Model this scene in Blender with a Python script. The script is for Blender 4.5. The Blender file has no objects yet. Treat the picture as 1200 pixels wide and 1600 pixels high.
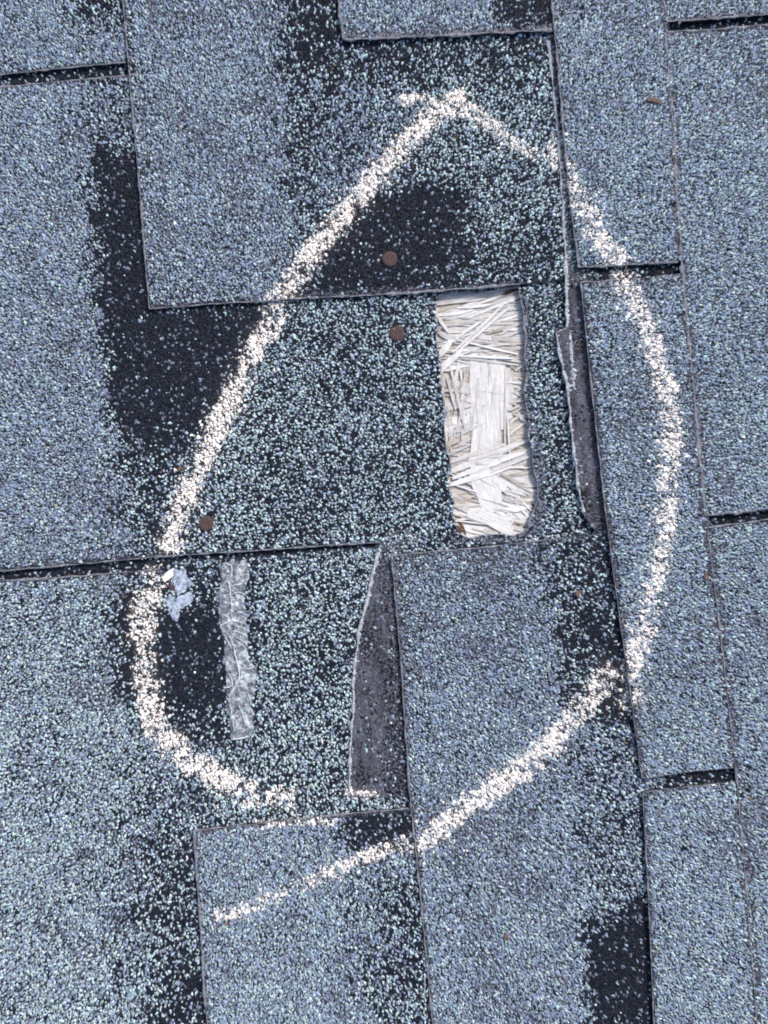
import bpy, math
import numpy as np
from mathutils import Matrix, Vector, Euler
from mathutils.geometry import tessellate_polygon

rng = np.random.default_rng(11)
SC = bpy.context.scene
COL = SC.collection

# ---------------------------------------------------------------- frame of the roof
S = 0.00042                 # metres of roof per photograph pixel (exposure of a course = 143 mm)
H = 0.64                    # camera height over the roof plane
PITCH = Matrix.Rotation(math.radians(-20), 4, 'Y')      # down-slope is to the left
PITCH = Matrix.Translation((0, 0, 3.0)) @ PITCH

# ---------------------------------------------------------------- camera
cam_d = bpy.data.cameras.new('camera')
cam = bpy.data.objects.new('camera', cam_d)
COL.objects.link(cam)
cam_d.sensor_fit = 'VERTICAL'
cam_d.sensor_height = 24
cam_d.lens = 24 * H / (1600 * S)
cam_d.clip_start = 0.02
cam_d.clip_end = 600
cam.matrix_world = PITCH @ Matrix.Translation((0, 0, H))
SC.camera = cam

# ---------------------------------------------------------------- light
sun_local = Vector((0.62, 0.74, 0.84)).normalized()      # towards the sun, in roof axes
sun_dir = (PITCH.to_3x3() @ sun_local).normalized()
W = bpy.data.worlds.new('World')
SC.world = W
W.use_nodes = True
nt = W.node_tree
sky = nt.nodes.new('ShaderNodeTexSky')
sky.sky_type = 'NISHITA'
sky.sun_disc = False
sky.sun_elevation = math.asin(sun_dir.z)
sky.sun_rotation = math.atan2(sun_dir.x, sun_dir.y)
sky.dust_density = 3.0
sky.ozone_density = 0.6
nt.links.new(sky.outputs[0], nt.nodes['Background'].inputs[0])
nt.nodes['Background'].inputs[1].default_value = 0.085
sd = bpy.data.lights.new('sun', 'SUN')
sd.energy = 1.5
sd.angle = math.radians(11)
sd.color = (1.0, 0.95, 0.88)
sun = bpy.data.objects.new('sun', sd)
COL.objects.link(sun)
sun.rotation_euler = (-sun_dir).to_track_quat('-Z', 'Y').to_euler()
sun.location = sun_dir * 20
VS = SC.view_settings
SC.display_settings.display_device = 'sRGB'
VS.view_transform = 'Standard'
VS.look = 'None'
VS.gamma = 1
VS.use_curve_mapping = False
VS.exposure = 1.45
SC.cycles.filter_width = 1.9
SC.cycles.max_bounces = 4
SC.cycles.diffuse_bounces = 2
SC.cycles.glossy_bounces = 1
SC.cycles.caustics_reflective = False
SC.cycles.caustics_refractive = False

# ---------------------------------------------------------------- helpers
def P(px, py, z):
    """photograph pixel + height in mm -> roof coordinates in metres"""
    z = np.asarray(z, float) * 0.001
    k = S * (H - z) / H
    return np.stack(np.broadcast_arrays((np.asarray(px, float) - 600) * k, (800 - np.asarray(py, float)) * k, z), -1)

def vnoise(x, y, cell, seed):
    """smooth value noise 0..1"""
    r = np.random.default_rng(seed).random((64, 64))
    fx, fy = np.asarray(x) / cell + 500.0, np.asarray(y) / cell + 500.0
    ix, iy = np.floor(fx).astype(int), np.floor(fy).astype(int)
    tx, ty = fx - ix, fy - iy
    tx, ty = tx * tx * (3 - 2 * tx), ty * ty * (3 - 2 * ty)
    g = lambda a, b: r[a % 64, b % 64]
    return (g(ix, iy) * (1 - tx) + g(ix + 1, iy) * tx) * (1 - ty) + (g(ix, iy + 1) * (1 - tx) + g(ix + 1, iy + 1) * tx) * ty

def inside(px, py, poly):
    poly = np.asarray(poly, float)
    c = np.zeros(np.shape(px), bool)
    x0, y0 = poly[-1]
    for x1, y1 in poly:
        if y0 != y1:
            c ^= ((y1 > py) != (y0 > py)) & (px < (x0 - x1) * (py - y1) / (y0 - y1) + x1)
        x0, y0 = x1, y1
    return c

def dist(px, py, line, closed=False):
    """distance to a polyline, and how far along it the nearest point lies (0..1)"""
    line = np.asarray(line, float)
    if closed:
        line = np.vstack([line, line[:1]])
    L = np.concatenate([[0], np.cumsum(np.hypot(*np.diff(line, axis=0).T))])
    best = np.full(np.shape(px), 1e9)
    along = np.zeros(np.shape(px))
    for i in range(len(line) - 1):
        a, d = line[i], line[i + 1] - line[i]
        t = np.clip(((px - a[0]) * d[0] + (py - a[1]) * d[1]) / max(d @ d, 1e-9), 0, 1)
        q = np.hypot(px - a[0] - t * d[0], py - a[1] - t * d[1])
        m = q < best
        best = np.where(m, q, best)
        along = np.where(m, (L[i] + t * (L[i + 1] - L[i])) / L[-1], along)
    return best, along

def obj(name, verts, faces, mat, parent=None, color=None, smooth=False):
    me = bpy.data.meshes.new(name)
    me.from_pydata([tuple(v) for v in verts], [], faces)
    me.materials.append(mat)
    if smooth:
        me.polygons.foreach_set('use_smooth', [True] * len(me.polygons))
    o = bpy.data.objects.new(name, me)
    COL.objects.link(o)
    if parent:
        o.parent = parent
    return o

def empty(name, px=600, py=800, z=0.0, top=True):
    o = bpy.data.objects.new(name, None)
    o.empty_display_size = 0.01
    COL.objects.link(o)
    m = Matrix.Translation(Vector(P(px, py, z)))
    o.matrix_world = PITCH @ m if top else m
    return o

def tag(o, label=None, cat=None, group=None, kind=None):
    for k, v in (('label', label), ('category', cat), ('group', group), ('kind', kind)):
        if v:
            o[k] = v
    return o

# ---------------------------------------------------------------- materials
def mat(name, rough=0.8, spec=0.3):
    m = bpy.data.materials.new(name)
    m.use_nodes = True
    n = m.node_tree
    b = n.nodes['Principled BSDF']
    b.inputs['Roughness'].default_value = rough
    b.inputs['Specular IOR Level'].default_value = spec
    return m, n, b

def ramp(n, stops):
    r = n.nodes.new('ShaderNodeValToRGB')
    e = r.color_ramp.elements
    while len(e) < len(stops):
        e.new(0.5)
    for el, (p, c) in zip(e, stops):
        el.position = p
        el.color = (*c, 1)
    return r

def noise(n, scale, detail=4, coord='Object', rough=0.6, vec_scale=None):
    t = n.nodes.new('ShaderNodeTexCoord')
    x = n.nodes.new('ShaderNodeTexNoise')
    x.inputs['Scale'].default_value = scale
    x.inputs['Detail'].default_value = detail
    x.inputs['Roughness'].default_value = rough
    if vec_scale:
        mp = n.nodes.new('ShaderNodeMapping')
        mp.inputs['Scale'].default_value = vec_scale
        n.links.new(t.outputs[coord], mp.inputs[0])
        n.links.new(mp.outputs[0], x.inputs['Vector'])
    else:
        n.links.new(t.outputs[coord], x.inputs['Vector'])
    return x

def bump(n, b, src, strength, distance):
    k = n.nodes.new('ShaderNodeBump')
    k.inputs['Strength'].default_value = strength
    k.inputs['Distance'].default_value = distance
    n.links.new(src, k.inputs['Height'])
    n.links.new(k.outputs[0], b.inputs['Normal'])

def attr_mat(name, rough, spec, vary=0.35):
    m, n, b = mat(name, rough, spec)
    a = n.nodes.new('ShaderNodeAttribute')
    a.attribute_name = 'tone'
    x = noise(n, 2600, 2)
    r = ramp(n, [(0.3, (1 - vary,) * 3), (0.7, (1 + vary * 0.4,) * 3)])
    mx = n.nodes.new('ShaderNodeMix')
    mx.data_type = 'RGBA'
    mx.blend_type = 'MULTIPLY'
    mx.inputs[0].default_value = 1
    n.links.new(x.outputs[0], r.inputs[0])
    n.links.new(a.outputs['Color'], mx.inputs[6])
    n.links.new(r.outputs[0], mx.inputs[7])
    n.links.new(mx.outputs[2], b.inputs['Base Color'])
    return m

M_GRAN = attr_mat('mineral_granules', 0.75, 0.16)
M_CHALK = attr_mat('chalk_dust', 0.95, 0.05, 0.15)

def noise_mat(name, stops, scale, rough=0.85, spec=0.25, bs=0.6, bd=0.0006, detail=6, vec=None):
    m, n, b = mat(name, rough, spec)
    x = noise(n, scale, detail, vec_scale=vec)
    r = ramp(n, stops)
    n.links.new(x.outputs[0], r.inputs[0])
    n.links.new(r.outputs[0], b.inputs['Base Color'])
    bump(n, b, x.outputs[0], bs, bd)
    return m

M_ASPH = noise_mat('asphalt_coating', [(0.3, (0.006, 0.008, 0.014)), (0.6, (0.018, 0.022, 0.034)), (0.8, (0.04, 0.045, 0.062))], 700)
M_FELT = noise_mat('torn_glass_mat', [(0.25, (0.028, 0.027, 0.036)), (0.5, (0.07, 0.07, 0.09)), (0.75, (0.13, 0.13, 0.16))], 420, vec=(1, 0.45, 1))
M_NAIL = noise_mat('rusted_nail_steel', [(0.3, (0.03, 0.019, 0.019)), (0.5, (0.065, 0.042, 0.042)), (0.75, (0.11, 0.08, 0.08))], 1100, rough=0.85, spec=0.15, bs=0.4, bd=0.0002)
M_LEAF = noise_mat('dry_plant_matter', [(0.3, (0.07, 0.045, 0.035)), (0.6, (0.17, 0.11, 0.08)), (0.8, (0.27, 0.21, 0.16))], 700)
M_GROUND = noise_mat('garden_ground', [(0.3, (0.04, 0.06, 0.02)), (0.7, (0.09, 0.11, 0.04))], 3)

def granule_shader():
    """granules told apart only by colour: shingles away from the picture"""
    m, n, b = mat('far_granule_surface', 0.8, 0.3)
    t = n.nodes.new('ShaderNodeTexCoord')
    v = n.nodes.new('ShaderNodeTexVoronoi')
    v.inputs['Scale'].default_value = 620
    n.links.new(t.outputs['Object'], v.inputs['Vector'])
    sp = n.nodes.new('ShaderNodeSeparateColor')
    n.links.new(v.outputs['Color'], sp.inputs[0])
    r = ramp(n, [(0.0, (0.012, 0.015, 0.024)), (0.14, (0.08, 0.095, 0.13)), (0.36, (0.14, 0.18, 0.25)), (0.78, (0.30, 0.38, 0.42))])  # tones taken down to stand for the missing shadows between granules
    r.color_ramp.interpolation = 'CONSTANT'
    n.links.new(sp.outputs[0], r.inputs[0])
    n.links.new(r.outputs[0], b.inputs['Base Color'])
    bump(n, b, v.outputs['Distance'], 0.8, 0.0008)
    b.inputs['Roughness'].default_value = 0.75
    return m
M_FAR = granule_shader()

def wood_mat(name, stops, seed):
    m, n, b = mat(name, 0.9, 0.1)
    x = noise(n, 1, 6, vec_scale=(110, 2400, 900), rough=0.7)
    y = noise(n, 260 + seed, 4)
    r = ramp(n, stops)
    add = n.nodes.new('ShaderNodeMath')
    add.operation = 'MULTIPLY_ADD'
    add.inputs[1].default_value = 0.75
    h = n.nodes.new('ShaderNodeMath')
    h.operation = 'MULTIPLY'
    h.inputs[1].default_value = 0.28
    n.links.new(y.outputs[0], h.inputs[0])
    n.links.new(x.outputs[0], add.inputs[0])
    n.links.new(h.outputs[0], add.inputs[2])
    n.links.new(add.outputs[0], r.inputs[0])
    n.links.new(r.outputs[0], b.inputs['Base Color'])
    bump(n, b, x.outputs[0], 0.8, 0.0006)
    return m

M_WOOD = [
    wood_mat('weathered_pale_wood', [(0.36, (0.33, 0.30, 0.27)), (0.45, (0.52, 0.50, 0.485)), (0.58, (0.62, 0.615, 0.61)), (0.75, (0.69, 0.69, 0.70))], 0),
    wood_mat('weathered_grey_wood', [(0.36, (0.23, 0.2, 0.18)), (0.47, (0.44, 0.42, 0.40)), (0.6, (0.55, 0.54, 0.53)), (0.75, (0.62, 0.62, 0.62))], 30),
    wood_mat('weathered_tan_wood', [(0.36, (0.18, 0.14, 0.11)), (0.5, (0.40, 0.355, 0.31)), (0.7, (0.52, 0.49, 0.455))], 60),
]
M_DECK = noise_mat('strand_board_core', [(0.3, (0.16, 0.13, 0.105)), (0.5, (0.40, 0.36, 0.32)), (0.7, (0.55, 0.53, 0.50))], 1, vec=(180, 900, 500), bd=0.001)
M_RUST = noise_mat('brown_wood_stain', [(0.3, (0.04, 0.02, 0.012)), (0.6, (0.12, 0.06, 0.03)), (0.8, (0.26, 0.17, 0.1))], 900)

def film_mat():
    m, n, b = mat('crinkled_release_film', 0.4, 0.5)
    t = n.nodes.new('ShaderNodeTexCoord')
    wob = noise(n, 160, 4)
    ad = n.nodes.new('ShaderNodeVectorMath')
    ad.operation = 'MULTIPLY_ADD'
    ad.inputs[1].default_value = (.022, .022, 0)
    n.links.new(wob.outputs['Color'], ad.inputs[0])
    n.links.new(t.outputs['Object'], ad.inputs[2])
    v = n.nodes.new('ShaderNodeTexVoronoi')
    v.feature = 'DISTANCE_TO_EDGE'
    v.inputs['Scale'].default_value = 115
    n.links.new(ad.outputs[0], v.inputs['Vector'])
    vr = ramp(n, [(0.0, (1, 1, 1)), (0.07, (.35, .35, .35)), (0.25, (0, 0, 0))])
    n.links.new(v.outputs['Distance'], vr.inputs[0])
    x = noise(n, 330, 6)
    k = n.nodes.new('ShaderNodeMath')
    k.operation = 'MULTIPLY_ADD'
    k.inputs[1].default_value = .26
    n.links.new(vr.outputs[0], k.inputs[0])
    n.links.new(x.outputs[0], k.inputs[2])
    r = ramp(n, [(0.35, (0.12, 0.13, 0.155)), (0.58, (0.27, 0.295, 0.34)), (0.85, (0.68, 0.72, 0.78))])
    n.links.new(k.outputs[0], r.inputs[0])
    n.links.new(r.outputs[0], b.inputs['Base Color'])
    ar = ramp(n, [(0.35, (0.3,) * 3), (0.85, (0.8,) * 3)])
    n.links.new(k.outputs[0], ar.inputs[0])
    n.links.new(ar.outputs[0], b.inputs['Alpha'])
    bump(n, b, k.outputs[0], 0.7, 0.001)
    return m
M_FILM = film_mat()
M_CREASE = noise_mat('whitened_film_crease', [(0.3, (0.45, 0.48, 0.52)), (0.7, (0.72, 0.75, 0.8))], 900, rough=0.5)
M_FLAKE = noise_mat('silvery_peeled_film', [(0.36, (0.06, 0.07, 0.1)), (0.46, (0.22, 0.26, 0.33)), (0.6, (0.36, 0.42, 0.52)), (0.75, (0.55, 0.6, 0.68))], 420, rough=0.5, spec=0.4)
M_WHITE = noise_mat('white_chalked_film', [(0.3, (0.6, 0.57, 0.53)), (0.7, (0.82, 0.8, 0.76))], 600)

# ---------------------------------------------------------------- granule kinds
# shares of: pale, blue-grey, grey, black, bare mat
MIX = {
    'L':  (.27, .47, .17, .03, .06),
    'L2': (.42, .30, .13, .14, .01),
    'LD': (.36, .47, .12, .01, .04),
    'M':  (.20, .22, .16, .42, 0),
    'MD': (.15, .34, .16, .35, 0),
    'S':  (.38, .11, .07, .44, 0),
    'SD': (.18, .10, .06, .66, 0),
    'D':  (.010, .022, .06, .908, 0),
    'DK': (.06, .05, .05, .84, 0),
    'F':  (.012, .012, .05, .07, .856),
    'FM': (.17, .13, .10, .05, .55),
}
TONE = np.array([(0.43, 0.54, 0.575), (0.228, 0.29, 0.398), (0.143, 0.167, 0.225), (0.006, 0.009, 0.017), (0.16, 0.18, 0.23)])

def zone_mix(px, py, default, zones):
    p = np.tile(np.array(MIX[default]), (len(px), 1))
    for poly, kind, soft in zones:
        m = inside(px + rng.normal(0, soft * 1.25, len(px)) + (vnoise(px, py, 26, 61) - .5) * soft * 3.2, py + rng.normal(0, soft * 1.25, len(px)) + (vnoise(px, py, 26, 62) - .5) * soft * 3.2, poly)
        p[m] = MIX[kind]
    return p

# chalk strokes: path, half width, strength at start and end
STROKES = [
    ([(632, 158), (655, 152), (680, 160), (708, 158)], 9, .75, .9),
    ([(712, 156), (690, 172), (650, 207), (604, 256), (562, 302), (530, 342), (490, 397), (460, 440), (432, 468),
      (424, 500), (392, 560), (362, 625), (331, 690), (302, 752), (278, 812), (264, 852)], 21, 1.0, 1.2),
    ([(240, 900), (230, 930), (222, 980), (225, 1040), (230, 1090), (252, 1145), (300, 1190), (360, 1226), (402, 1246), (446, 1247)], 22, .62, 1.0),
    ([(704, 156), (745, 180), (790, 210), (838, 244)], 15, .95, .55),
    ([(866, 232), (885, 268), (904, 312), (932, 356), (960, 396), (976, 436), (1000, 490), (1018, 540), (1036, 592), (1047, 640),
      (1050, 690), (1044, 760), (1040, 830), (1028, 900), (1008, 970), (990, 1040), (984, 1090)], 20, .75, .72),
    ([(948, 1052), (932, 1078), (908, 1112), (868, 1156), (810, 1205), (750, 1248), (690, 1290), (656, 1320)], 22, .95, .7),
    ([(634, 1318), (600, 1330), (540, 1350), (480, 1378), (430, 1400), (380, 1424), (342, 1430)], 13, .9, .4),
    ([(545, 1240), (582, 1241)], 9, .95, .9),
    ([(402, 1286), (520, 1284)], 7, .5, .6),
]
STROKE_OF = [0, 0, 0, 1, 1, 1, 1, 0, 1]

def chalk_prob(px, py):
    best = np.zeros(len(px))
    which = np.full(len(px), -1)
    n1 = vnoise(px, py, 16, 5)
    n2 = vnoise(px, py, 7, 6)
    n3 = vnoise(px, py, 48, 7)
    n4 = vnoise(px, py, 30, 8)
    for i, (path, w, s0, s1) in enumerate(STROKES):
        d, t = dist(px, py, path)
        w = w * .88
        d = d + (n1 - .5) * w * 0.6
        q = (np.clip(1.2 - (np.maximum(d, 0) / w) ** 1.8, 0, 1) * .8 * np.clip(.55 + .8 * n4, .5, 1.1) + .2 * np.exp(-(d / w / 1.15) ** 2)) * (s0 + (s1 - s0) * t) * np.clip(-0.04 + 1.3 * n2 + .45 * (n3 - .4), 0.1, .95)
        m = q > best
        best[m] = q[m]
        which[m] = i
    return best, which

CHALK = {0: [], 1: []}          # caps gathered while the shingles are strewn

def frusta(px, py, z, rad, ht, ang, elong, tone, k=4):
    """many small stones: base ring, smaller shifted top ring"""
    n = len(px)
    a = ang[:, None] * 0 + np.arange(k)[None, :] * (2 * math.pi / k) + rng.uniform(-.45, .45, (n, k)) + rng.uniform(0, 6.28, n)[:, None]
    rr = rad[:, None] * rng.uniform(.75, 1.2, (n, k))
    def ring(scale, ox, oy):
        u = np.cos(a) * rr * scale * elong[:, None] + ox[:, None]
        v = np.sin(a) * rr * scale / np.sqrt(elong)[:, None] + oy[:, None]
        c, s = np.cos(ang)[:, None], np.sin(ang)[:, None]
        return u * c - v * s, u * s + v * c
    x0, y0 = ring(1.0, np.zeros(n), np.zeros(n))
    x1, y1 = ring(0.58, rng.uniform(-.2, .2, n) * rad, rng.uniform(-.2, .2, n) * rad)
    base = P(px, py, z)
    V = np.empty((n, 2 * k, 3))
    V[:, :k, 0] = base[:, None, 0] + x0 * S
    V[:, :k, 1] = base[:, None, 1] + y0 * S
    V[:, :k, 2] = base[:, None, 2] - 0.0003
    V[:, k:, 0] = base[:, None, 0] + x1 * S
    V[:, k:, 1] = base[:, None, 1] + y1 * S
    tilt = rng.normal(0, .2, (n, 2))
    V[:, k:, 2] = base[:, None, 2] + (ht * 0.001)[:, None] + (x1 * tilt[:, :1] + y1 * tilt[:, 1:]) * S
    quads = np.array([[i, (i + 1) % k, k + (i + 1) % k, k + i] for i in range(k)] + [[k + i for i in range(k)]])
    F = (quads[None] + (np.arange(n) * 2 * k)[:, None, None]).reshape(-1, 4)
    return V.reshape(-1, 3), F, np.repeat(tone, 2 * k, axis=0)

def raw_mesh(name, V, F, C, material, parent):
    me = bpy.data.meshes.new(name)
    me.vertices.add(len(V))
    me.vertices.foreach_set('co', V.astype(np.float32).ravel())
    me.loops.add(F.size)
    me.loops.foreach_set('vertex_index', F.astype(np.int32).ravel())
    me.polygons.add(len(F))
    me.polygons.foreach_set('loop_start', np.arange(0, F.size, 4, dtype=np.int32))
    a = me.attributes.new('tone', 'FLOAT_COLOR', 'POINT')
    a.data.foreach_set('color', np.concatenate([C, np.ones((len(C), 1))], 1).astype(np.float32).ravel())
    me.update(calc_edges=True)
    me.materials.append(material)
    o = bpy.data.objects.new(name, me)
    COL.objects.link(o)
    o.parent = parent
    return o

SHINGLES = {}       # name -> dict(poly, z)

def strew(sh, parent, default, zones, covers, rims=(), pitch=3.42, holes=()):
    poly, z0, tilt = sh['poly'], sh['z'], sh['tilt']
    lo, hi = np.maximum(poly.min(0), (-48, -48)), np.minimum(poly.max(0), (1248, 1648))
    gx, gy = np.meshgrid(np.arange(lo[0], hi[0], pitch), np.arange(lo[1], hi[1], pitch * 0.87))
    gx = gx + (np.arange(gx.shape[0]) % 2)[:, None] * pitch / 2
    px = (gx + rng.uniform(-.5, .5, gx.shape) * pitch).ravel()
    py = (gy + rng.uniform(-.5, .5, gy.shape) * pitch).ravel()
    keep = inside(px, py, poly)
    keep &= dist(px, py, poly, True)[0] > 1.6
    for h in holes:
        keep &= ~inside(px, py, h)
    for c in covers:
        cp = SHINGLES[c]['poly']
        m = inside(px, py, cp)
        idx = np.where(m & keep)[0]
        if len(idx):
            d, _ = dist(px[idx], py[idx], cp, True)
            keep[idx[d > 9]] = False
    px, py = px[keep], py[keep]
    n = len(px)
    mixp = zone_mix(px, py, default, zones)
    clump = (vnoise(px, py, 9, 21) - .5) * 0.22 + (vnoise(px, py, 60, 22) - .5) * 0.22
    mixp = mixp.copy()
    sh_ = mixp[:, 0] * clump * 2.2
    mixp[:, 0] += sh_
    mixp[:, 3] -= sh_
    worn = np.clip((vnoise(px, py, 42, 77) * .6 + vnoise(px, py, 130, 78) * .6 - .64) * 1.9, 0, .45) * (mixp[:, 4] > 0)
    mixp[:, :4] *= (1 - worn)[:, None]
    mixp[:, 4] += worn
    mixp = np.clip(mixp, 0.0, 1)
    mixp /= mixp.sum(1, keepdims=True)
    u = rng.random(n)
    kind = (u[:, None] > np.cumsum(mixp, 1)).sum(1).clip(0, 4)
    tone = TONE[kind] * rng.uniform(.6, 1.22, n)[:, None] * (1 + rng.normal(0, .05, (n, 3)))
    odd = rng.random(n)
    tone[odd < .0003] = (0.2, 0.13, 0.09)
    tone[odd > .9992] = (0.82, 0.80, 0.76)
    rad = 2.0 * np.exp(np.clip(rng.normal(0, .29, n), -.7, .5))
    ht = rng.uniform(.35, .85, n)
    m0 = kind == 0
    rad[m0] *= 1.1
    ht[m0] += .22
    m4 = kind == 4
    ht[m4] = rng.uniform(.04, .2, m4.sum())
    rad[m4] *= 1.3
    mf = (kind == 1) | (kind == 2)
    rad[mf] *= 1.3
    tone[m0 & (mixp[:, 3] < .12)] *= .88
    ht[mf] *= .8
    m3 = kind == 3
    ht[m3] *= .7
    if sh.get('mat'):
        st = vnoise(px - py * .12, py * .16, 7, 51) * .6 + vnoise(px, py, 22, 52) * .6
        tone[m4] *= np.clip(.02 + 1.0 * (st[m4] - .26), .05, .7)[:, None] * (1.0, .95, .95)
    # a bare, lighter cut edge
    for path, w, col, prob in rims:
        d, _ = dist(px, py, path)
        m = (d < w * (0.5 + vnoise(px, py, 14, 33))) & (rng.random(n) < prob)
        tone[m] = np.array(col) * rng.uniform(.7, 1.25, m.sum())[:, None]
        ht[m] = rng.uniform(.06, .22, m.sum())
    r = np.hypot(px - 430, py - 720)
    e = 1 + 0.5 * np.clip((r - 260) / 600, 0, 1) * rng.uniform(.4, 1.3, n) + rng.uniform(0, .25, n)
    ang = np.arctan2(-(py - 720), px - 430) + rng.normal(0, .45, n) + np.where(r < 320, rng.uniform(-1.6, 1.6, n), 0)
    z = z0 + tilt[0] * (px - 600) / 1000 + tilt[1] * (py - 800) / 1000
    q, w = chalk_prob(px, py)
    dust = (np.clip(q * 1.4, 0, 1) ** 1.1 * rng.uniform(.1, .85, n))[:, None]
    tone = tone * (1 - dust) + np.array((0.80, 0.74, 0.70)) * dust
    V, F, C = frusta(px, py, z, rad, ht, ang, e, tone)
    tag(raw_mesh('granules', V, F, C, M_GRAN, parent), kind='stuff')
    # chalk caught on the tops of the stones
    m = (rng.random(n) < q)
    for c in covers:
        m &= ~inside(px, py, SHINGLES[c]['poly'])
    for s in (0, 1):
        k = m & np.isin(w, [i for i, v in enumerate(STROKE_OF) if v == s])
        if k.any():
            kk = np.where(k)[0]
            kk = np.concatenate([kk, kk[rng.random(len(kk)) < .6]])
            CHALK[s].append((px[kk] + rng.normal(0, 2.0, len(kk)), py[kk] + rng.normal(0, 2.0, len(kk)), z[kk] + rng.uniform(.1, .55, len(kk)), rng.uniform(.5, 1.35, len(kk)),
                             rng.uniform(.2, .45, len(kk)), ang[kk], e[kk]))
            CHALK[s].append((px[k], py[k], z[k] + ht[k] * .45, rad[k] * 1.12 * rng.uniform(.6, 1.25, k.sum()), ht[k] * .6 + .05, ang[k], e[k]))

def jag(poly, amp, step=14, seed=0):
    """subdivide an outline and roughen it by about amp pixels"""
    poly = np.asarray(poly, float)
    out = []
    for i in range(len(poly)):
        a, b = poly[i], poly[(i + 1) % len(poly)]
        k = max(1, int(np.hypot(*(b - a)) / step))
        for j in range(k):
            out.append(a + (b - a) * j / k)
    out = np.array(out)
    dx = vnoise(out[:, 0] + seed * 37, out[:, 1], 17, 71 + seed) - .5
    dy = vnoise(out[:, 0], out[:, 1] + seed * 53, 17, 91 + seed) - .5
    return out + np.stack([dx, dy], 1) * 2 * amp

def slab(name, poly, ztop, thick, material, parent, holes=(), tilt=(0, 0), side_flare=0.0):
    rings = [np.asarray(poly, float)] + [np.asarray(h, float) for h in holes]
    zt = lambda r: ztop + tilt[0] * (r[:, 0] - 600) / 1000 + tilt[1] * (r[:, 1] - 800) / 1000
    tops = [P(r[:, 0], r[:, 1], zt(r)) for r in rings]
    tris = tessellate_polygon([[Vector(v) for v in t] for t in tops])
    top = np.vstack(tops)
    bot = top.copy()
    bot[:, 2] -= thick * 0.001
    n = len(top)
    faces = []
    for t in tris:
        a, b, c = (top[i] for i in t)
        up = (b[0] - a[0]) * (c[1] - a[1]) - (b[1] - a[1]) * (c[0] - a[0]) > 0
        faces.append(tuple(t) if up else tuple(t)[::-1])
        faces.append(tuple(i + n for i in (tuple(t)[::-1] if up else tuple(t))))
    o = 0
    for r in rings:
        k = len(r)
        for i in range(k):
            j = (i + 1) % k
            faces.append((o + i, o + j, o + j + n, o + i + n))
        o += k
    return obj(name, np.vstack([top, bot]), faces, material, parent)

# ---------------------------------------------------------------- ground far below and the roof
g = obj('ground', [(-300, -300, -1.2), (300, -300, -1.2), (300, 300, -1.2), (-300, 300, -1.2)], [(0, 1, 2, 3)], M_GROUND)
tag(g, kind='structure')

roof = empty('roof')
tag(roof, label='weathered blue-grey asphalt shingle roof with torn and missing tabs', kind='structure')

HOLE = [(681, 462), (700, 457), (760, 453), (811, 447), (816, 480), (820, 540), (823, 620), (829, 700), (838, 756), (838, 796), (826, 824),
        (800, 838), (762, 836), (735, 842), (713, 836), (708, 790), (702, 740), (697, 690), (692, 620), (686, 560), (682, 510)]
HOLE_J = jag(HOLE, 3.6, 6, 3)
HOLE_LOW = [(a + (a - 758) * .05, b + (b - 645) * .02) for a, b in HOLE]

DEF = {}
def define(key, poly, z, thick, default, zones=(), covers=(), rims=(), holes=(), tilt=(0, 0), material=None, label=None, amp=0.55, name='shingle', seed=0):
    p = jag(poly, amp, 12, seed)
    SHINGLES[key] = dict(poly=p, z=z, tilt=tilt, mat=material is not None)
    DEF[key] = (z, thick, default, zones, covers, rims, holes, tilt, material or M_ASPH, label, name)

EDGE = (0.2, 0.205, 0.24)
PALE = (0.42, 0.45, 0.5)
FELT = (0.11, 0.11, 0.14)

define('S0', [(-50, -50), (1250, -50), (1250, 1650), (-50, 1650)], 0.0, 1.2, 'DK', covers=['A1', 'A2', 'A3', 'U'], holes=[HOLE_LOW], amp=0,  # dark granules, taken darker still to paint in the gap shadow
       label='dark buried shingle layer glimpsed in the gaps at the left')
define('A1', [(-50, -50), (300, -50), (300, 86), (197, 97), (90, 108), (-50, 123)], 2.6, 2.5, 'L',
       [([(100, -50), (310, -50), (310, 40), (120, 44), (104, 20)], 'SD', 12)], covers=['B'],
       rims=[([(-50, 121), (197, 96)], 3, FELT, .7)], seed=1, label='shingle end at the top left corner above a dark gap')
define('A2', [(-50, 142), (60, 129), (197, 118), (300, 110), (900, 110), (935, 838), (770, 852), (608, 870), (596, 847), (430, 858), (258, 869), (120, 881), (-50, 898)],
       2.6, 2.5, 'S', [
           ([(-50, 120), (240, 100), (215, 228), (142, 234), (150, 420), (166, 600), (182, 740), (220, 890), (-50, 905)], 'L', 10),
           ([(120, 120), (240, 110), (240, 228), (140, 230)], 'M', 14),
           ([(138, 232), (260, 222), (262, 480), (450, 466), (404, 530), (356, 620), (312, 692), (262, 716), (190, 700), (166, 600), (150, 420)], 'D', 8),
           ([(180, 690), (312, 690), (262, 860), (216, 890), (190, 800)], 'SD', 16),
           ([(812, 448), (830, 470), (832, 640), (848, 715), (854, 800), (838, 838), (800, 848), (706, 848), (704, 836), (800, 838), (836, 800), (824, 640)], 'F', 2.5),
       ], covers=['B', 'F', 'I', 'J', 'D1', 'D2'],
       rims=[([(-50, 142), (197, 118)], 3, EDGE, .7), ([(-50, 897), (258, 869)], 5, FELT, .8)], holes=[HOLE_J], seed=2,
       label='shingle with a torn rectangular hole showing pale wood')
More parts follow.
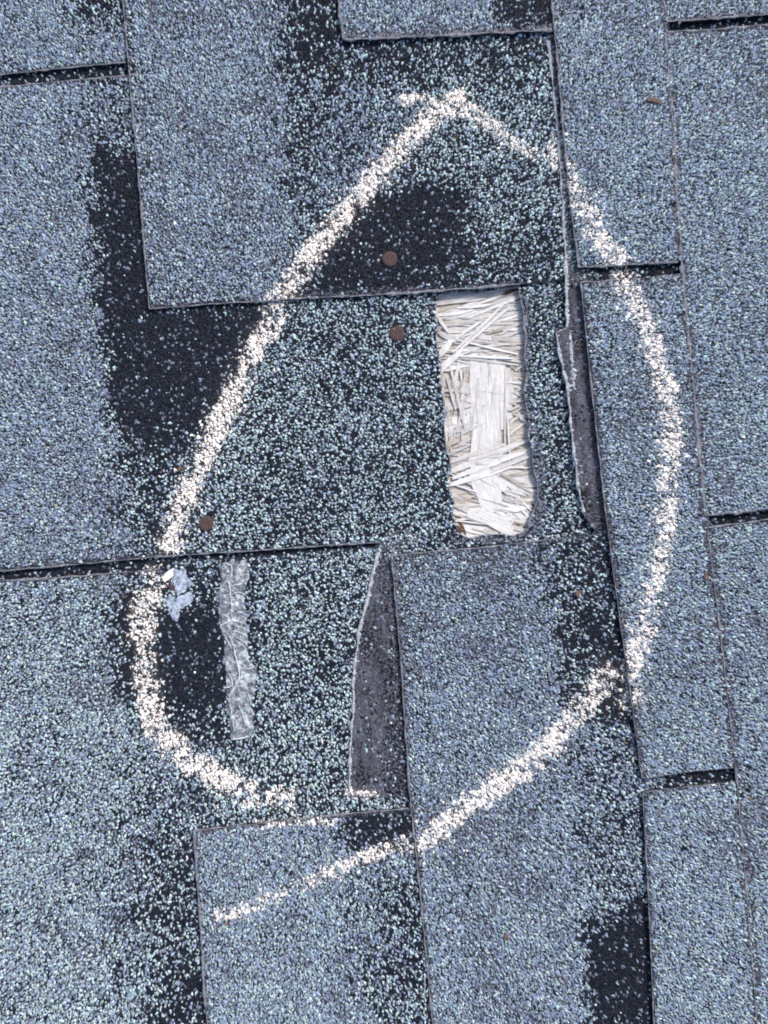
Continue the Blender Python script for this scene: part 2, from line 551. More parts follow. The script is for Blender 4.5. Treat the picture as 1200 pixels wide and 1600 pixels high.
define('A3', [(-50, 917), (0, 908), (130, 900), (250, 889), (270, 878), (430, 867), (598, 853), (640, 872), (700, 1000), (720, 1650), (-50, 1650)],
       2.6, 2.5, 'L2', [
           ([(400, 850), (720, 850), (720, 1280), (300, 1310), (255, 1215), (330, 1180), (400, 1165)], 'S', 14),
           ([(205, 1195), (310, 1195), (320, 1330), (205, 1330)], 'M', 20),
           ([(186, 900), (300, 880), (410, 868), (400, 1165), (330, 1170), (250, 1160), (196, 1090), (182, 980)], 'SD', 12),
           ([(240, 955), (345, 945), (352, 1112), (262, 1112), (244, 1060)], 'D', 7),
           ([(192, 920), (215, 920), (212, 1080), (196, 1080)], 'D', 6),
           ([(205, 1310), (340, 1300), (340, 1650), (215, 1650), (212, 1500)], 'SD', 22),
           ([(270, 1520), (340, 1500), (340, 1650), (240, 1650)], 'DK', 16),
       ], covers=['H', 'I', 'J'], rims=[([(-50, 917), (0, 908), (250, 889)], 4, FELT, .8)], seed=3,
       label='shingle at the lower left carrying the crinkled clear strip')
define('J', [(592, 846), (585, 880), (574, 940), (560, 992), (551, 1060), (552, 1110), (546, 1170), (545, 1246), (590, 1247), (690, 1238), (680, 1000), (640, 900), (652, 862), (654, 842), (636, 827), (608, 832)],
       4.0, 1.4, 'F', [([(585, 822), (660, 822), (660, 874), (606, 884), (596, 870)], 'S', 4), ([(612, 900), (660, 890), (660, 1240), (606, 1240)], 'DK', 9)],
       covers=['I'], rims=[([(592, 860), (585, 885), (574, 940), (560, 992), (551, 1060), (552, 1110), (546, 1170), (545, 1246)], 3, PALE, .75)],
       material=M_FELT, amp=2.2, seed=4, label='dark grey torn mat stripped of its granules, with a pale ragged edge')
define('B', [(188, -50), (192, 0), (205, 150), (221, 330), (233, 483), (330, 475), (430, 469), (560, 463), (690, 455), (812, 445), (886, 437), (930, 433), (930, -50)],
       5.2, 2.6, 'S', [
           ([(180, -50), (436, -50), (438, 60), (452, 250), (468, 350), (468, 440), (436, 478), (220, 492)], 'L', 13),
           ([(448, 110), (655, 150), (560, 305), (482, 352), (456, 250)], 'MD', 16),
           ([(436, -50), (534, -50), (534, 110), (500, 180), (486, 300), (464, 350), (452, 200), (440, 60)], 'SD', 12),
           ([(440, -50), (534, -50), (530, 100), (456, 110)], 'DK', 12),
           ([(530, 60), (870, 45), (870, 96), (700, 118), (530, 124)], 'SD', 12),  # darker granule mix paints in the shade under C's lower edge
           ([(470, 360), (560, 300), (540, 345), (480, 430), (462, 440)], 'SD', 8),
           ([(562, 302), (640, 286), (705, 296), (734, 335), (738, 400), (716, 462), (436, 478), (484, 412), (520, 352)], 'D', 9),
           ([(720, 400), (900, 370), (900, 450), (700, 462)], 'SD', 18),
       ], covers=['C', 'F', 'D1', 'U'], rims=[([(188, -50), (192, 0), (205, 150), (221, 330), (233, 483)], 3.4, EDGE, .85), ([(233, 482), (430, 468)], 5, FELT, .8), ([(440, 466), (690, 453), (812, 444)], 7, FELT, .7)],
       seed=5, label='shingle across the upper middle, dark where its tab is missing')
define('H', [(303, 1298), (420, 1284), (540, 1271), (640, 1262), (700, 1258), (740, 1650), (329, 1650), (320, 1560), (310, 1400)], 5.2, 2.6, 'LD', [
           ([(533, 1266), (720, 1250), (720, 1322), (545, 1336)], 'DK', 8),
           ([(560, 1350), (720, 1340), (740, 1650), (585, 1650), (570, 1500)], 'M', 26),
           ([(610, 1400), (720, 1400), (740, 1650), (620, 1650)], 'SD', 20),
       ], covers=['I'], rims=[([(303, 1298), (640, 1262)], 5, FELT, .8), ([(303, 1298), (310, 1400), (320, 1560), (329, 1650)], 4, EDGE, .8)], seed=6,
       label='squared shingle tab at the bottom with a faint chalk end')
define('U', [(865, -50), (1250, -50), (1250, 1650), (1040, 1650), (1010, 1225), (960, 840), (915, 435)], 6.0, 5.6, 'DK', covers=['D1', 'D2', 'D3', 'E1', 'E2', 'E3'], amp=0,  # near-black mix also puts the shadow of the gaps into the colour
       label='buried shingle layer seen in the narrow gaps at the right')
define('F', [(850, 50), (860, 62), (867, 160), (874, 240), (884, 400), (886, 512), (868, 518), (875, 560), (885, 600), (893, 680), (902, 760), (911, 800), (932, 832), (975, 836), (960, 620), (935, 433), (905, 200), (893, 46)],
       6.2, 2.0, 'F', [([(840, 40), (910, 40), (930, 430), (870, 430)], 'FM', 6)], covers=['D1', 'D2', 'C'],
       rims=[([(856, 56), (867, 160), (874, 240), (884, 400), (886, 512), (869, 519)], 3.4, PALE, .8), ([(868, 518), (875, 560), (885, 600), (893, 680), (902, 760), (911, 800)], 3, PALE, .55), ([(892, 530), (897, 600)], 2.5, PALE, .6)],
       material=M_FELT, amp=1.8, seed=7, label='narrow torn strip of bare grey mat right of the wood patch')
define('I', [(612, 868), (770, 853), (900, 837), (960, 830), (1010, 1000), (1040, 1230), (1060, 1650), (686, 1650), (676, 1600), (655, 1380), (640, 1240), (626, 1030)], 6.4, 2.6, 'L', [
           ([(600, 860), (960, 828), (960, 846), (850, 884), (700, 888), (634, 905), (645, 1060), (612, 1040)], 'FM', 10),
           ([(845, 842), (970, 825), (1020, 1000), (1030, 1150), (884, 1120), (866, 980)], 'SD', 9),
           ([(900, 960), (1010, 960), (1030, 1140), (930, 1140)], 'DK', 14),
           ([(876, 1130), (1040, 1140), (1050, 1440), (930, 1440), (900, 1300)], 'M', 20),
           ([(914, 1450), (980, 1425), (1060, 1400), (1060, 1650), (912, 1650)], 'D', 10),
       ], covers=['D2', 'D3'], rims=[([(612, 868), (770, 853), (900, 837), (960, 830)], 5, FELT, .85), ([(612, 868), (626, 1030), (640, 1240), (655, 1380), (676, 1600), (686, 1650)], 4.5, (0.16, 0.16, 0.19), .85)],
       seed=8, label='broad pale shingle below the wood patch, crossed by chalk at its lower middle')
define('C', [(522, -50), (529, 0), (536, 63), (620, 60), (740, 54), (866, 47), (900, 46), (900, -50)], 8.4, 3.0, 'L', [
           ([(536, 40), (770, 36), (770, 66), (530, 70)], 'FM', 5),
           ([(768, -50), (910, -50), (910, 42), (772, 46)], 'DK', 7),
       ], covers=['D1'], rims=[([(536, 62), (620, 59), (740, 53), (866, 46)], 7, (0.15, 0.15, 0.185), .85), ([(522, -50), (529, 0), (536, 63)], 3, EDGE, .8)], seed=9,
       label='shingle end at the top edge with its lower lip casting shade')
define('D1', [(852, -50), (862, 0), (876, 150), (889, 300), (905, 419), (980, 415), (1070, 408), (1064, 300), (1054, 150), (1043, 0), (1039, -50)], 9.6, 3.4, 'LD', [],
       rims=[([(905, 418), (1062, 409)], 4, FELT, .7), ([(852, -50), (862, 0), (876, 150), (889, 300), (905, 419)], 4, EDGE, .7), ([(1031, -50), (1035, 0), (1046, 150), (1056, 300), (1062, 409)], 5, FELT, .7)], seed=10,
       label='shingle at the upper right above the short dark gap, crossed by chalk')
define('D2', [(907, 441), (990, 435), (1073, 427), (1087, 580), (1107, 800), (1132, 1000), (1156, 1198), (1080, 1206), (1003, 1217), (986, 1090), (966, 950), (946, 800), (926, 620)], 9.6, 3.4, 'LD', [
           ([(907, 441), (1062, 428), (1062, 450), (915, 470)], 'FM', 6)],
       rims=[([(907, 441), (926, 620), (946, 800), (966, 950), (986, 1090), (1003, 1217)], 7, FELT, .8), ([(907, 441), (1065, 428)], 5, EDGE, .7), ([(1065, 428), (1079, 580), (1099, 800), (1124, 1000), (1147, 1199)], 5, FELT, .7)], seed=11,
       label='long shingle at the right carrying the right side of the chalk loop')
define('D3', [(1004, 1238), (1080, 1228), (1160, 1220), (1173, 1400), (1189, 1600), (1198, 1650), (1032, 1650), (1022, 1600), (1013, 1400)], 9.6, 3.4, 'LD', [],
       rims=[([(1004, 1238), (1013, 1400), (1022, 1600), (1032, 1650)], 6, FELT, .75), ([(1004, 1238), (1151, 1221)], 6, EDGE, .6), ([(1151, 1221), (1165, 1400), (1181, 1600), (1190, 1650)], 4, FELT, .6)], seed=12,
       label='shingle at the lower right below the lower dark gap')
define('E1', [(1033, -50), (1037, 0), (1041, 33), (1120, 29), (1250, 17), (1250, -50)], 9.75, 4.0, 'LD', [],
       rims=[([(1033, -50), (1037, 0), (1041, 33), (1250, 17)], 4.5, EDGE, .8)], seed=13, label='shingle corner at the top right corner')
define('E2', [(1039, 50), (1120, 46), (1250, 33), (1250, 786), (1200, 797), (1103, 807), (1081, 580), (1066, 424), (1058, 300), (1048, 150)], 9.75, 4.0, 'LD', [],
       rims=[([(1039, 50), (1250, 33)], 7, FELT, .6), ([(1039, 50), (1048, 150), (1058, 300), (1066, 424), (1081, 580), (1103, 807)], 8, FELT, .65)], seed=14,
       label='long plain shingle along the right edge, upper of two')
define('E3', [(1105, 825), (1200, 814), (1250, 803), (1250, 1650), (1193, 1650), (1183, 1600), (1167, 1400), (1150, 1205), (1127, 1000)], 10.15, 4.0, 'LD', [],
       rims=[([(1105, 825), (1127, 1000), (1150, 1205), (1167, 1400), (1183, 1600), (1193, 1650)], 9, FELT, .7), ([(1105, 825), (1250, 803)], 7, FELT, .6)], seed=15,
       label='long plain shingle along the right edge, lower of two')

BODY = {}
for key, (z, thick, default, zones, covers, rims, holes, tilt, material, label, name) in DEF.items():
    body = slab(name, SHINGLES[key]['poly'], z, thick, material, roof, holes, tilt)
    BODY[key] = body
    tag(body, label=label)
    strew(SHINGLES[key], body, default, list(zones), list(covers), rims, holes=holes)

def lip(parent, path, w, z, material, seed):
    path = np.array(path, float)
    L = np.concatenate([[0], np.cumsum(np.hypot(*np.diff(path, axis=0).T))])
    k = int(L[-1] / 3.0)
    ts = np.linspace(0, L[-1], k)
    q = np.stack([np.interp(ts, L, path[:, 0]), np.interp(ts, L, path[:, 1])], 1)
    q = q + np.stack([vnoise(q[:, 0], q[:, 1], 10, seed) - .5, vnoise(q[:, 0], q[:, 1], 10, seed + 1) - .5], 1) * w * .8
    d = np.gradient(q, axis=0)
    nn = np.stack([-d[:, 1], d[:, 0]], 1) / (np.hypot(d[:, 0], d[:, 1])[:, None] + 1e-9)
    ww = w * (.25 + 1.1 * vnoise(q[:, 0], q[:, 1], 14, seed + 2) ** 1.5) * rng.uniform(.75, 1.25, k)
    rows = [P(*(q + nn * (ww * o)[:, None]).T, z + dz) for o, dz in ((-1, -.25), (-.4, .12), (.4, .12), (1, -.25))]
    V = np.stack(rows, 1).reshape(-1, 3)
    F = [(4 * i + j, 4 * i + j + 1, 4 * i + j + 5, 4 * i + j + 4) for i in range(k - 1) for j in range(3)]
    return obj('frayed_edge', V, F, material, parent, smooth=True)

M_FRAY = noise_mat('pale_frayed_mat', [(0.3, (0.14, 0.14, 0.17)), (0.55, (0.34, 0.36, 0.4)), (0.75, (0.55, 0.57, 0.6))], 500)
M_CUT = noise_mat('cut_shingle_edge', [(0.3, (0.07, 0.07, 0.09)), (0.55, (0.17, 0.175, 0.2)), (0.75, (0.3, 0.31, 0.34))], 420)
for key, path, w, m_ in [
        ('J', [(592, 862), (585, 885), (574, 940), (560, 992), (552, 1060), (552, 1110), (547, 1170), (546, 1244)], 2.6, M_FRAY),
        ('F', [(858, 64), (867, 160), (874, 240), (884, 400), (886, 512)], 2.8, M_FRAY), ('F', [(886, 512), (869, 519), (876, 560), (886, 600), (894, 680), (903, 760), (912, 800)], 2.4, M_FRAY),
        ('F', [(890, 520), (893, 560), (898, 610)], 2.2, M_FRAY),
        ('B', [(188, -48), (192, 0), (205, 150), (221, 330), (233, 483), (330, 475), (430, 469)], 1.8, M_CUT),
        ('B', [(430, 468), (560, 462), (690, 454), (812, 444)], 2.4, M_CUT),
        ('C', [(529, 0), (536, 62), (620, 59), (740, 53), (866, 46)], 2.6, M_CUT),
        ('H', [(640, 1263), (540, 1272), (303, 1298), (310, 1400), (320, 1560), (328, 1648)], 2.0, M_CUT),
        ('I', [(900, 838), (770, 854), (612, 868), (626, 1030), (640, 1240), (655, 1380), (676, 1600), (684, 1648)], 1.6, M_CUT),
        ('D1', [(853, -48), (862, 0), (876, 150), (889, 300), (905, 418)], 2.2, M_CUT), ('D1', [(905, 418), (980, 414), (1060, 409)], 1.8, M_CUT),
        ('D2', [(1062, 429), (990, 436), (907, 441), (926, 620), (946, 800), (966, 950), (986, 1090), (1003, 1216), (1080, 1205), (1147, 1199)], 1.3, M_CUT),
        ('D3', [(1149, 1222), (1080, 1229), (1004, 1238), (1013, 1400), (1022, 1600), (1031, 1648)], 1.3, M_CUT),
        ('E1', [(1034, -48), (1037, 0), (1041, 33), (1120, 29), (1248, 18)], 2.4, M_CUT), ('E2', [(1248, 34), (1120, 46), (1040, 50)], 2.0, M_CUT),
        ('E2', [(1040, 50), (1048, 150), (1058, 300), (1066, 424), (1081, 580), (1102, 806), (1248, 788)], 3.2, M_CUT),
        ('E3', [(1248, 805), (1105, 825), (1127, 1000), (1150, 1205), (1167, 1400), (1183, 1600), (1192, 1648)], 1.8, M_CUT),
        ('A2', [(-48, 141), (197, 118)], 1.8, M_CUT), ('A2', [(-48, 897), (258, 869), (430, 858), (594, 847)], 1.6, M_CUT), ('A1', [(-48, 121), (197, 97)], 1.8, M_CUT),
        ('A2', list(map(tuple, HOLE_J)) + [tuple(HOLE_J[0])], 2.0, M_CUT),
        ('A3', [(-48, 916), (0, 908), (130, 900), (250, 889)], 2.0, M_CUT)]:
    lip(BODY[key], path, w, SHINGLES[key]['z'] + .25, m_, len(path) * 7 + int(path[0][0]) % 50)

# plain shingles that carry the roof on beyond the picture
def far(x0, y0, x1, y1, z):
    if x1 - x0 > 14 and y1 - y0 > 14:
        slab('shingle', [(x0, y0), (x1, y0), (x1, y1), (x0, y1)], z, z + 1.0, M_FAR, roof)
for ix in range(-8, 12):
    for iy in range(-3, 4):
        x0, y0 = -395 + ix * 345, -300 + iy * 2200 + (ix % 3) * 380
        x1, y1 = x0 + 342, y0 + 2192
        z = 2.8 + (ix % 2) * .7
        if x1 > -52 and x0 < 1252 and y1 > -52 and y0 < 1652:
            zz = np.interp((x0 + x1) / 2, [0, 300, 700, 1100, 1300], [2.8, 5.2, 6.4, 9.6, 9.8])
            far(x0, y0, x1, min(y1, -52), zz)
            far(x0, max(y0, 1652), x1, y1, zz)
            far(x0, max(y0, -52), min(x1, -52), min(y1, 1652), 2.8)
            far(max(x0, 1252), max(y0, -52), x1, min(y1, 1652), 9.8)
        else:
            far(x0, y0, x1, y1, 9.0 if x0 > 1200 else z + (3 if x0 > 200 else 0))

# ---------------------------------------------------------------- wood board under the hole
deck = slab('sheathing_board', [(-3200, -6900), (3900, -6900), (3900, 8700), (-3200, 8700)], -1.6, 11, M_DECK, roof)
tag(deck, label='pale weathered strand board showing through the torn hole')

def strand(x0, y0, x1, y1, w, z, mi, th=0.5, bend=0.0, taper=0.5, roll=0.0, lift=0.0):
    """one flat wood flake from (x0,y0) to (x1,y1), w pixels wide"""
    L = math.hypot(x1 - x0, y1 - y0)
    ang = math.atan2(-(y1 - y0), x1 - x0)
    n = 6
    V, F = [], []
    kx = S
    for i in range(n + 1):
        t = i / n
        ww = w / 2 * (1 - (1 - taper) * abs(2 * t - 1) ** 2.5) * rng.uniform(.86, 1.1)
        off = bend * math.sin(t * math.pi) * w
        zz = lift * t + 0.1 * math.sin(t * math.pi) + rng.normal(0, .05)
        x = (t - .5) * L + (rng.uniform(-.02, .02) * L if i in (0, n) else 0)
        for sgn, top in ((-1, 1), (1, 1), (1, 0), (-1, 0)):
            V.append((x * kx, (off + sgn * ww) * kx, (zz + (th if top else 0) + sgn * roll * ww * 0.42) * 0.001))
    for i in range(n):
        a = 4 * i
        for j in range(4):
            F.append((a + j, a + (j + 1) % 4, a + 4 + (j + 1) % 4, a + 4 + j))
    F.append((3, 2, 1, 0))
    F.append((4 * n, 4 * n + 1, 4 * n + 2, 4 * n + 3))
    me = bpy.data.meshes.new('wood_strand')
    me.from_pydata(V, [], F)
    me.validate()
    me.materials.append(M_WOOD[mi] if mi < 3 else M_RUST)
    o = bpy.data.objects.new('wood_strand', me)
    COL.objects.link(o)
    o.parent = deck
    o.matrix_local = Matrix.Translation(Vector(P((x0 + x1) / 2, (y0 + y1) / 2, z))) @ Matrix.Rotation(ang, 4, 'Z')
    return o

U_ = rng.uniform
def bundle(cnt, xr, yr, ang, spread, lr, wr, zr, mats):
    for _ in range(cnt):
        cx, cy = U_(*xr), U_(*yr)
        a = math.radians(ang + rng.normal(0, spread))
        L = U_(*lr)
        dx, dy = math.cos(a) * L / 2, -math.sin(a) * L / 2
        x0, x1 = np.clip([cx - dx, cx + dx], xr[0] - 6, xr[1] + 6)
        strand(x0, cy - dy, x1, cy + dy, U_(*wr), U_(*zr), int(rng.choice(mats)), U_(.15, .35), U_(-.5, .5), U_(.1, .6), U_(-.22, .22), U_(-.1, .15))

bundle(16, (680, 824), (462, 570), 4, 12, (70, 130), (14, 24), (-1.75, -1.4), [0, 1, 1])
bundle(14, (686, 832), (570, 720), 2, 14, (60, 130), (14, 26), (-1.75, -1.4), [0, 1, 1])
bundle(16, (700, 842), (720, 838), -12, 14, (60, 130), (14, 26), (-1.75, -1.4), [0, 0, 1])
bundle(34, (682, 816), (458, 500), 10, 7, (40, 110), (2, 6), (-1.35, -.7), [0, 0, 1, 1, 2])
bundle(26, (690, 816), (500, 560), 6, 10, (40, 110), (2, 5.5), (-1.35, -.7), [0, 1, 1, 2])
bundle(10, (700, 822), (520, 565), -8, 6, (60, 110), (2, 4.5), (-1.0, -.5), [0, 1, 1])
# the big flat flake in the middle, with its torn neighbours
for a, b, c, d, w, z in [(740, 552, 745, 690, 17, -1.0), (754, 560, 757, 742, 19, -.92), (769, 556, 770, 704, 18, -.98), (783, 564, 784, 672, 16, -.9), (793, 575, 795, 640, 12, -.95),
                         (748, 660, 744, 748, 20, -1.05), (774, 668, 768, 756, 22, -1.02), (763, 600, 765, 690, 10, -.7), (748, 590, 749, 660, 8, -.72)]:
    strand(a, b, c, d, w, z, int(rng.random() < .35), .28, U_(-.1, .1), .7, U_(-.12, .12))
bundle(16, (690, 728), (580, 700), 82, 8, (40, 100), (2, 5), (-1.2, -.6), [0, 1, 1, 2])
bundle(18, (690, 730), (590, 715), 12, 14, (18, 36), (2.5, 6), (-1.4, -.5), [1, 1, 2, 2])
bundle(24, (792, 826), (560, 700), -12, 16, (20, 40), (1.6, 4.5), (-1.1, -.5), [0, 1, 1, 2])
bundle(8, (796, 828), (600, 720), 38, 12, (20, 38), (1.5, 3.5), (-.9, -.4), [0, 1])
for k, (a, b, c, d, w) in enumerate([(700, 738, 818, 690, 11), (698, 724, 790, 694, 8), (706, 748, 822, 706, 9), (730, 720, 826, 688, 7), (702, 758, 800, 728, 10), (760, 742, 830, 712, 6)]):
    strand(a, b, c, d, w, -.85 + .06 * k, k % 2, .4, U_(-.3, .3), .5, U_(-.2, .2))
bundle(30, (706, 836), (745, 800), -22, 10, (36, 95), (2, 5), (-1.2, -.6), [0, 0, 1, 1, 2])
bundle(20, (708, 834), (790, 838), -14, 12, (36, 95), (2, 6), (-1.3, -.6), [0, 0, 1, 2])
bundle(12, (795, 838), (730, 800), 2, 6, (30, 46), (2.5, 5), (-1.0, -.5), [0, 1, 2])
strand(748, 735, 770, 800, 40, -.9, 0, .5, .1, .8)
strand(730, 800, 800, 830, 24, -.6, 0, .5, .2, .6)
bundle(9, (732, 798), (580, 700), 86, 5, (40, 110), (2, 6), (-.72, -.62), [0, 1, 1])
bundle(6, (728, 800), (600, 740), 8, 14, (30, 70), (1.5, 4), (-.7, -.6), [1, 1, 2])
# long loose splinters lying across the top
for a, b, c, d, w, mi in [(697, 566, 798, 478, 6, 0), (706, 552, 788, 474, 5, 0), (712, 530, 752, 502, 6, 0), (700, 573, 722, 546, 9, 0), (678, 486, 702, 521, 6, 0),
                          (682, 560, 706, 530, 12, 0), (684, 585, 704, 560, 14, 0), (704, 578, 726, 668, 5, 1), (698, 590, 712, 640, 5, 1), (686, 520, 712, 534, 10, 1), (716, 556, 800, 560, 5, 0)]:
    strand(a, b, c, d, w * .8, -.35, mi, .35, U_(-.3, .3), .55, U_(-.2, .2), .2)
for a, b, c, d, w in [(782, 464, 812, 452, 12), (706, 820, 722, 832, 14), (716, 812, 728, 836, 8), (802, 470, 814, 466, 6), (690, 528, 704, 530, 6), (822, 770, 836, 800, 8), (796, 716, 800, 724, 5)]:
    strand(a, b, c, d, w * .5, -.8, 3, .15, .3, .2)

# ---------------------------------------------------------------- nails
def nail(px, py, z, label):
    t = empty('roofing_nail', px, py, z)
    tag(t, label, 'nail', 'rusted nails left where tabs tore off')
    r, k = 0.0051, 28
    prof = [(0.0, .0008), (.4, .00084), (.75, .00092), (.93, .0008), (1.0, .0003), (.97, -.0002), (.3, -.0003)]
    V, F = [], []
    for q, h in prof:
        for i in range(k):
            w = 1 + .025 * math.sin(3 * i * 2 * math.pi / k + px)
            V.append((math.cos(i * 2 * math.pi / k) * r * max(q, .02) * w, math.sin(i * 2 * math.pi / k) * r * max(q, .02) * w, h))
    for j in range(len(prof) - 1):
        for i in range(k):
            F.append((j * k + i, j * k + (i + 1) % k, (j + 1) * k + (i + 1) % k, (j + 1) * k + i)[::-1])
    F.append(tuple(range(k)))
    obj('head', V, F, M_NAIL, t, smooth=True)
    V, F = [], []
    for h, q in ((0.0, .0016), (-.022, .0015), (-.028, .0002)):
        for i in range(10):
            V.append((math.cos(i * .6283) * q, math.sin(i * .6283) * q, h))
    for j in range(2):
        for i in range(10):
            F.append((j * 10 + i, j * 10 + (i + 1) % 10, (j + 1) * 10 + (i + 1) % 10, (j + 1) * 10 + i)[::-1])
    obj('shank', V, F, M_NAIL, t, smooth=True)

nail(609, 405, 5.3, 'rusty brown nail head in the dark patch above the wood, topmost of three')
nail(620, 521, 2.9, 'rusty brown nail head just left of the exposed wood')
nail(322, 818, 2.9, 'rusty brown nail head at the lower left, beside the chalk line')

# ---------------------------------------------------------------- crinkled clear strip
def strip():
    t = empty('release_strip', 372, 1015, 2.6)
    tag(t, 'crinkled clear plastic strip stuck upright on the lower left shingle', 'plastic strip')
    inv = Matrix.Translation(-Vector(P(372, 1015, 2.6)))
    left = [(343, 880), (346, 905), (341, 930), (343, 975), (350, 1000), (353, 1050), (354, 1100), (359, 1130), (360, 1157)]
    right = [(386, 874), (390, 900), (381, 925), (386, 985), (388, 1030), (401, 1045), (399, 1075), (393, 1100), (397, 1140), (390, 1153)]
    def at(line, t_):
        line = np.array(line, float)
        L = np.concatenate([[0], np.cumsum(np.hypot(*np.diff(line, axis=0).T))])
        return np.array([np.interp(t_ * L[-1], L, line[:, 0]), np.interp(t_ * L[-1], L, line[:, 1])])
    nu, nv = 18, 110
    V, F = [], []
    for j in range(nv + 1):
        a, b = at(left, j / nv), at(right, j / nv)
        for i in range(nu + 1):
            p = a + (b - a) * i / nu
            w = abs(vnoise(p[0] + p[1] * .4, p[1] * 1.3, 11, 41) - .5) * 2 + abs(vnoise(p[0], p[1], 5, 42) - .5)
            e = min(i, nu - i) / nu
            z = 3.45 + 1.1 * (1 - min(w, 1)) * min(1, e * 6 + .2)
            V.append(inv @ Vector(P(p[0] + (rng.normal(0, .6) if i in (0, nu) else 0), p[1], z)))
    for j in range(nv):
        for i in range(nu):
            a = j * (nu + 1) + i
            F.append((a, a + nu + 1, a + nu + 2, a + 1))
    obj('film', V, F, M_FILM, t, smooth=True)
    # creases standing up from the film
    lines = [([(352, 986), (362, 1000), (368, 1025), (374, 1050), (373, 1066), (362, 1080), (357, 1092)], 1.3),
             ([(346, 888), (352, 880), (362, 884), (362, 900), (356, 905)], 1.2),
             ([(352, 900), (358, 915), (362, 945), (362, 968)], 1.0), ([(343, 978), (356, 972), (364, 968)], 1.2),
             ([(364, 976), (376, 980), (387, 986)], 1.0), ([(366, 986), (378, 990), (387, 995)], 1.0), ([(364, 970), (375, 972), (386, 976)], .9),
             ([(366, 994), (376, 1000), (386, 1006)], .9), ([(368, 1002), (382, 1012)], .8),
             ([(357, 1050), (362, 1062), (364, 1078)], 1.1), ([(350, 1075), (362, 1073)], 1.1),
             ([(371, 1098), (378, 1112), (384, 1136)], 1.0), ([(371, 1110), (364, 1126), (366, 1144)], 1.1), ([(361, 1155), (375, 1154), (389, 1151)], 1.6),
             ([(380, 1046), (394, 1044), (400, 1040)], 1.0), ([(384, 1075), (390, 1090), (392, 1102)], .8), ([(374, 895), (382, 888), (388, 880)], .9),
             ([(348, 985), (354, 1000), (362, 1014)], .9), ([(362, 915), (374, 914), (381, 912)], .8), ([(360, 930), (372, 925), (382, 928)], .8), ([(356, 1092), (362, 1110), (360, 1130)], .8)]
    V, F = [], []
    for path, w in lines:
        path = np.array(path, float)
        L = np.concatenate([[0], np.cumsum(np.hypot(*np.diff(path, axis=0).T))])
        k = max(4, int(L[-1] / 3))
        ts = np.linspace(0, L[-1], k)
        q = np.stack([np.interp(ts, L, path[:, 0]), np.interp(ts, L, path[:, 1])], 1) + rng.normal(0, .35, (k, 2))
        o = len(V)
        for i in range(k):
            d = q[min(i + 1, k - 1)] - q[max(i - 1, 0)]
            nn = np.array([-d[1], d[0]]) / (np.hypot(*d) + 1e-9)
            ww = w * .8 * (.25 + .65 * math.sin(math.pi * (i + .4) / k)) * rng.uniform(.7, 1.2)
            for off, z in ((-1, 4.3), (0, 5.0), (1, 4.3)):
                V.append(inv @ Vector(P(*(q[i] + nn * ww * off), z)))
        for i in range(k - 1):
            for j in range(2):
                a = o + i * 3 + j
                F.append((a, a + 1, a + 4, a + 3))
    obj('crease', V, F, M_CREASE, t, smooth=True)
strip()

# ---------------------------------------------------------------- peeled flake beside the chalk
def flake():
    t = empty('peeled_flake', 278, 925, 2.6)
    tag(t, 'small silvery torn flake with a white tip, beside the chalk line', 'flake')
    inv = Matrix.Translation(-Vector(P(278, 925, 2.6)))
    def sheet(name, poly, mt, z, curl):
        p = jag(poly, 1.2, 4, 8) + rng.normal(0, .9, (len(jag(poly, 1.2, 4, 8)), 2))
        c = p.mean(0)
        rings = [p, c + (p - c) * .6, c + (p - c) * .25]
        V, F = [], []
        for th in (0, .25):
            for j, r in enumerate(rings):
                for x, y in r:
                    V.append(inv @ Vector(P(x, y, z + th + curl * (vnoise(x, y, 9, 14) - .3) + (0.15 * j * .3))))
        n = len(p)
        for lay in (0, 1):
            for j in range(2):
                for i in range(n):
                    a, b = lay * 3 * n + j * n + i, lay * 3 * n + j * n + (i + 1) % n
                    F.append((a, b, b + n, a + n))
            F.append(tuple(lay * 3 * n + 2 * n + i for i in range(n)))
        for i in range(n):
            F.append((i, (i + 1) % n, 3 * n + (i + 1) % n, 3 * n + i))
        obj(name, V, F, mt, t, smooth=False)
    sheet('upper_flap', [(270, 888), (282, 892), (290, 889), (292, 902), (301, 913), (291, 922), (283, 928), (277, 932), (273, 920), (268, 902)], M_FLAKE, 3.2, .8)
    sheet('lower_flap', [(254, 936), (266, 930), (275, 934), (284, 930), (300, 925), (301, 938), (293, 946), (282, 952), (278, 971), (269, 968), (264, 950)], M_FLAKE, 3.1, .7)
    sheet('white_tip', [(253, 903), (262, 894), (270, 886), (271, 898), (266, 904), (257, 911)], M_WHITE, 3.8, 1.2)
    sheet('rust_spot', [(259, 913), (267, 907), (271, 918), (277, 931), (268, 927)], M_NAIL, 2.9, .4)
flake()

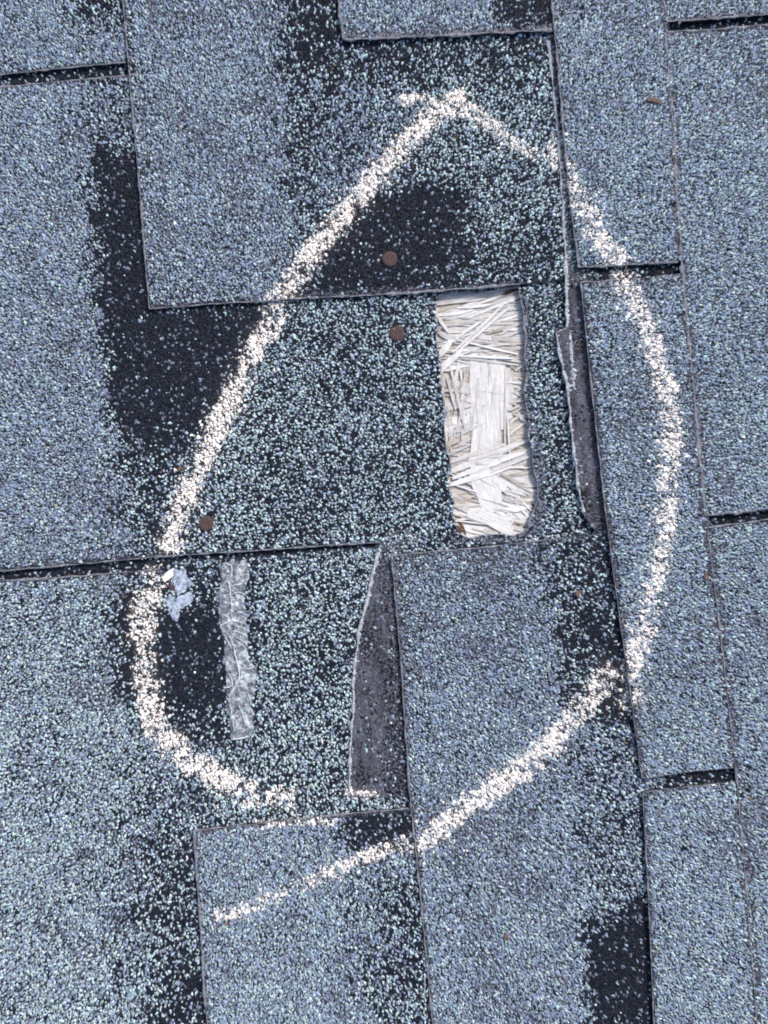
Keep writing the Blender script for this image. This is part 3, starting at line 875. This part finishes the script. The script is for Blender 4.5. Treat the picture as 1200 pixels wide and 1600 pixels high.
# ---------------------------------------------------------------- chalk
chalk = empty('chalk_mark', 650, 800, 0)
tag(chalk, 'white chalk loop drawn round the damaged shingles', 'chalk mark')
for s, lab in ((0, 'left side of the chalk loop'), (1, 'right side of the chalk loop, fading at the bottom')):
    px, py, z, rad, ht, ang, e = (np.concatenate(c) for c in zip(*CHALK[s]))
    tone = np.array((0.90, 0.83, 0.775)) * rng.uniform(.86, 1.05, len(px))[:, None]
    V, F, C = frusta(px, py, z, rad, ht, ang, e, np.clip(tone, 0, .9))
    V = V - P(650, 800, 0)
    o = raw_mesh('chalk_stroke', V, F, C, M_CHALK, chalk)
    tag(o, label=lab)

# ---------------------------------------------------------------- bits of dry plant matter
def bit(px, py, z, L, w, ang, label):
    t = empty('dry_leaf_bit', px, py, z)
    tag(t, label, 'plant debris', 'dry scraps lying on the shingles')
    n = 8
    V, F = [], []
    for i in range(n + 1):
        u = i / n
        ww = w * (math.sin(math.pi * min(max(u, .06), .95)) ** .7) * U_(.7, 1.15)
        for s_, dz in ((-1, .25), (0, 0), (1, .3)):
            V.append(((u - .5) * L * S, (s_ * ww / 2 + math.sin(u * 3.1) * w * .35) * S, (1.0 + dz * ww * .5 + .6 * abs(u - .5)) * .001))
    for i in range(n):
        for j in range(2):
            a = 3 * i + j
            F.append((a, a + 3, a + 4, a + 1))
    o = obj('leaf_blade', V, F, M_LEAF, t, smooth=True)
    o.rotation_euler.z = ang
    so = o.modifiers.new('thickness', 'SOLIDIFY')
    so.thickness = 0.0002
bit(1021, 160, 9.7, 26, 6, -.25, 'curled brown leaf scrap at the upper right, largest of the dry scraps')
bit(905, 928, 6.6, 11, 8, 1.2, 'tiny tan scrap in the dark band of the shingle below the wood')
bit(1105, 901, 9.7, 12, 7, 1.8, 'tiny brown scrap near the right edge, beside a seam')
bit(793, 1461, 6.6, 10, 7, 1.9, 'tiny tan scrap on the broad lower middle shingle')
bit(283, 734, 2.8, 10, 6, .4, 'tiny orange-brown scrap left of the chalk line, above the lower nail')
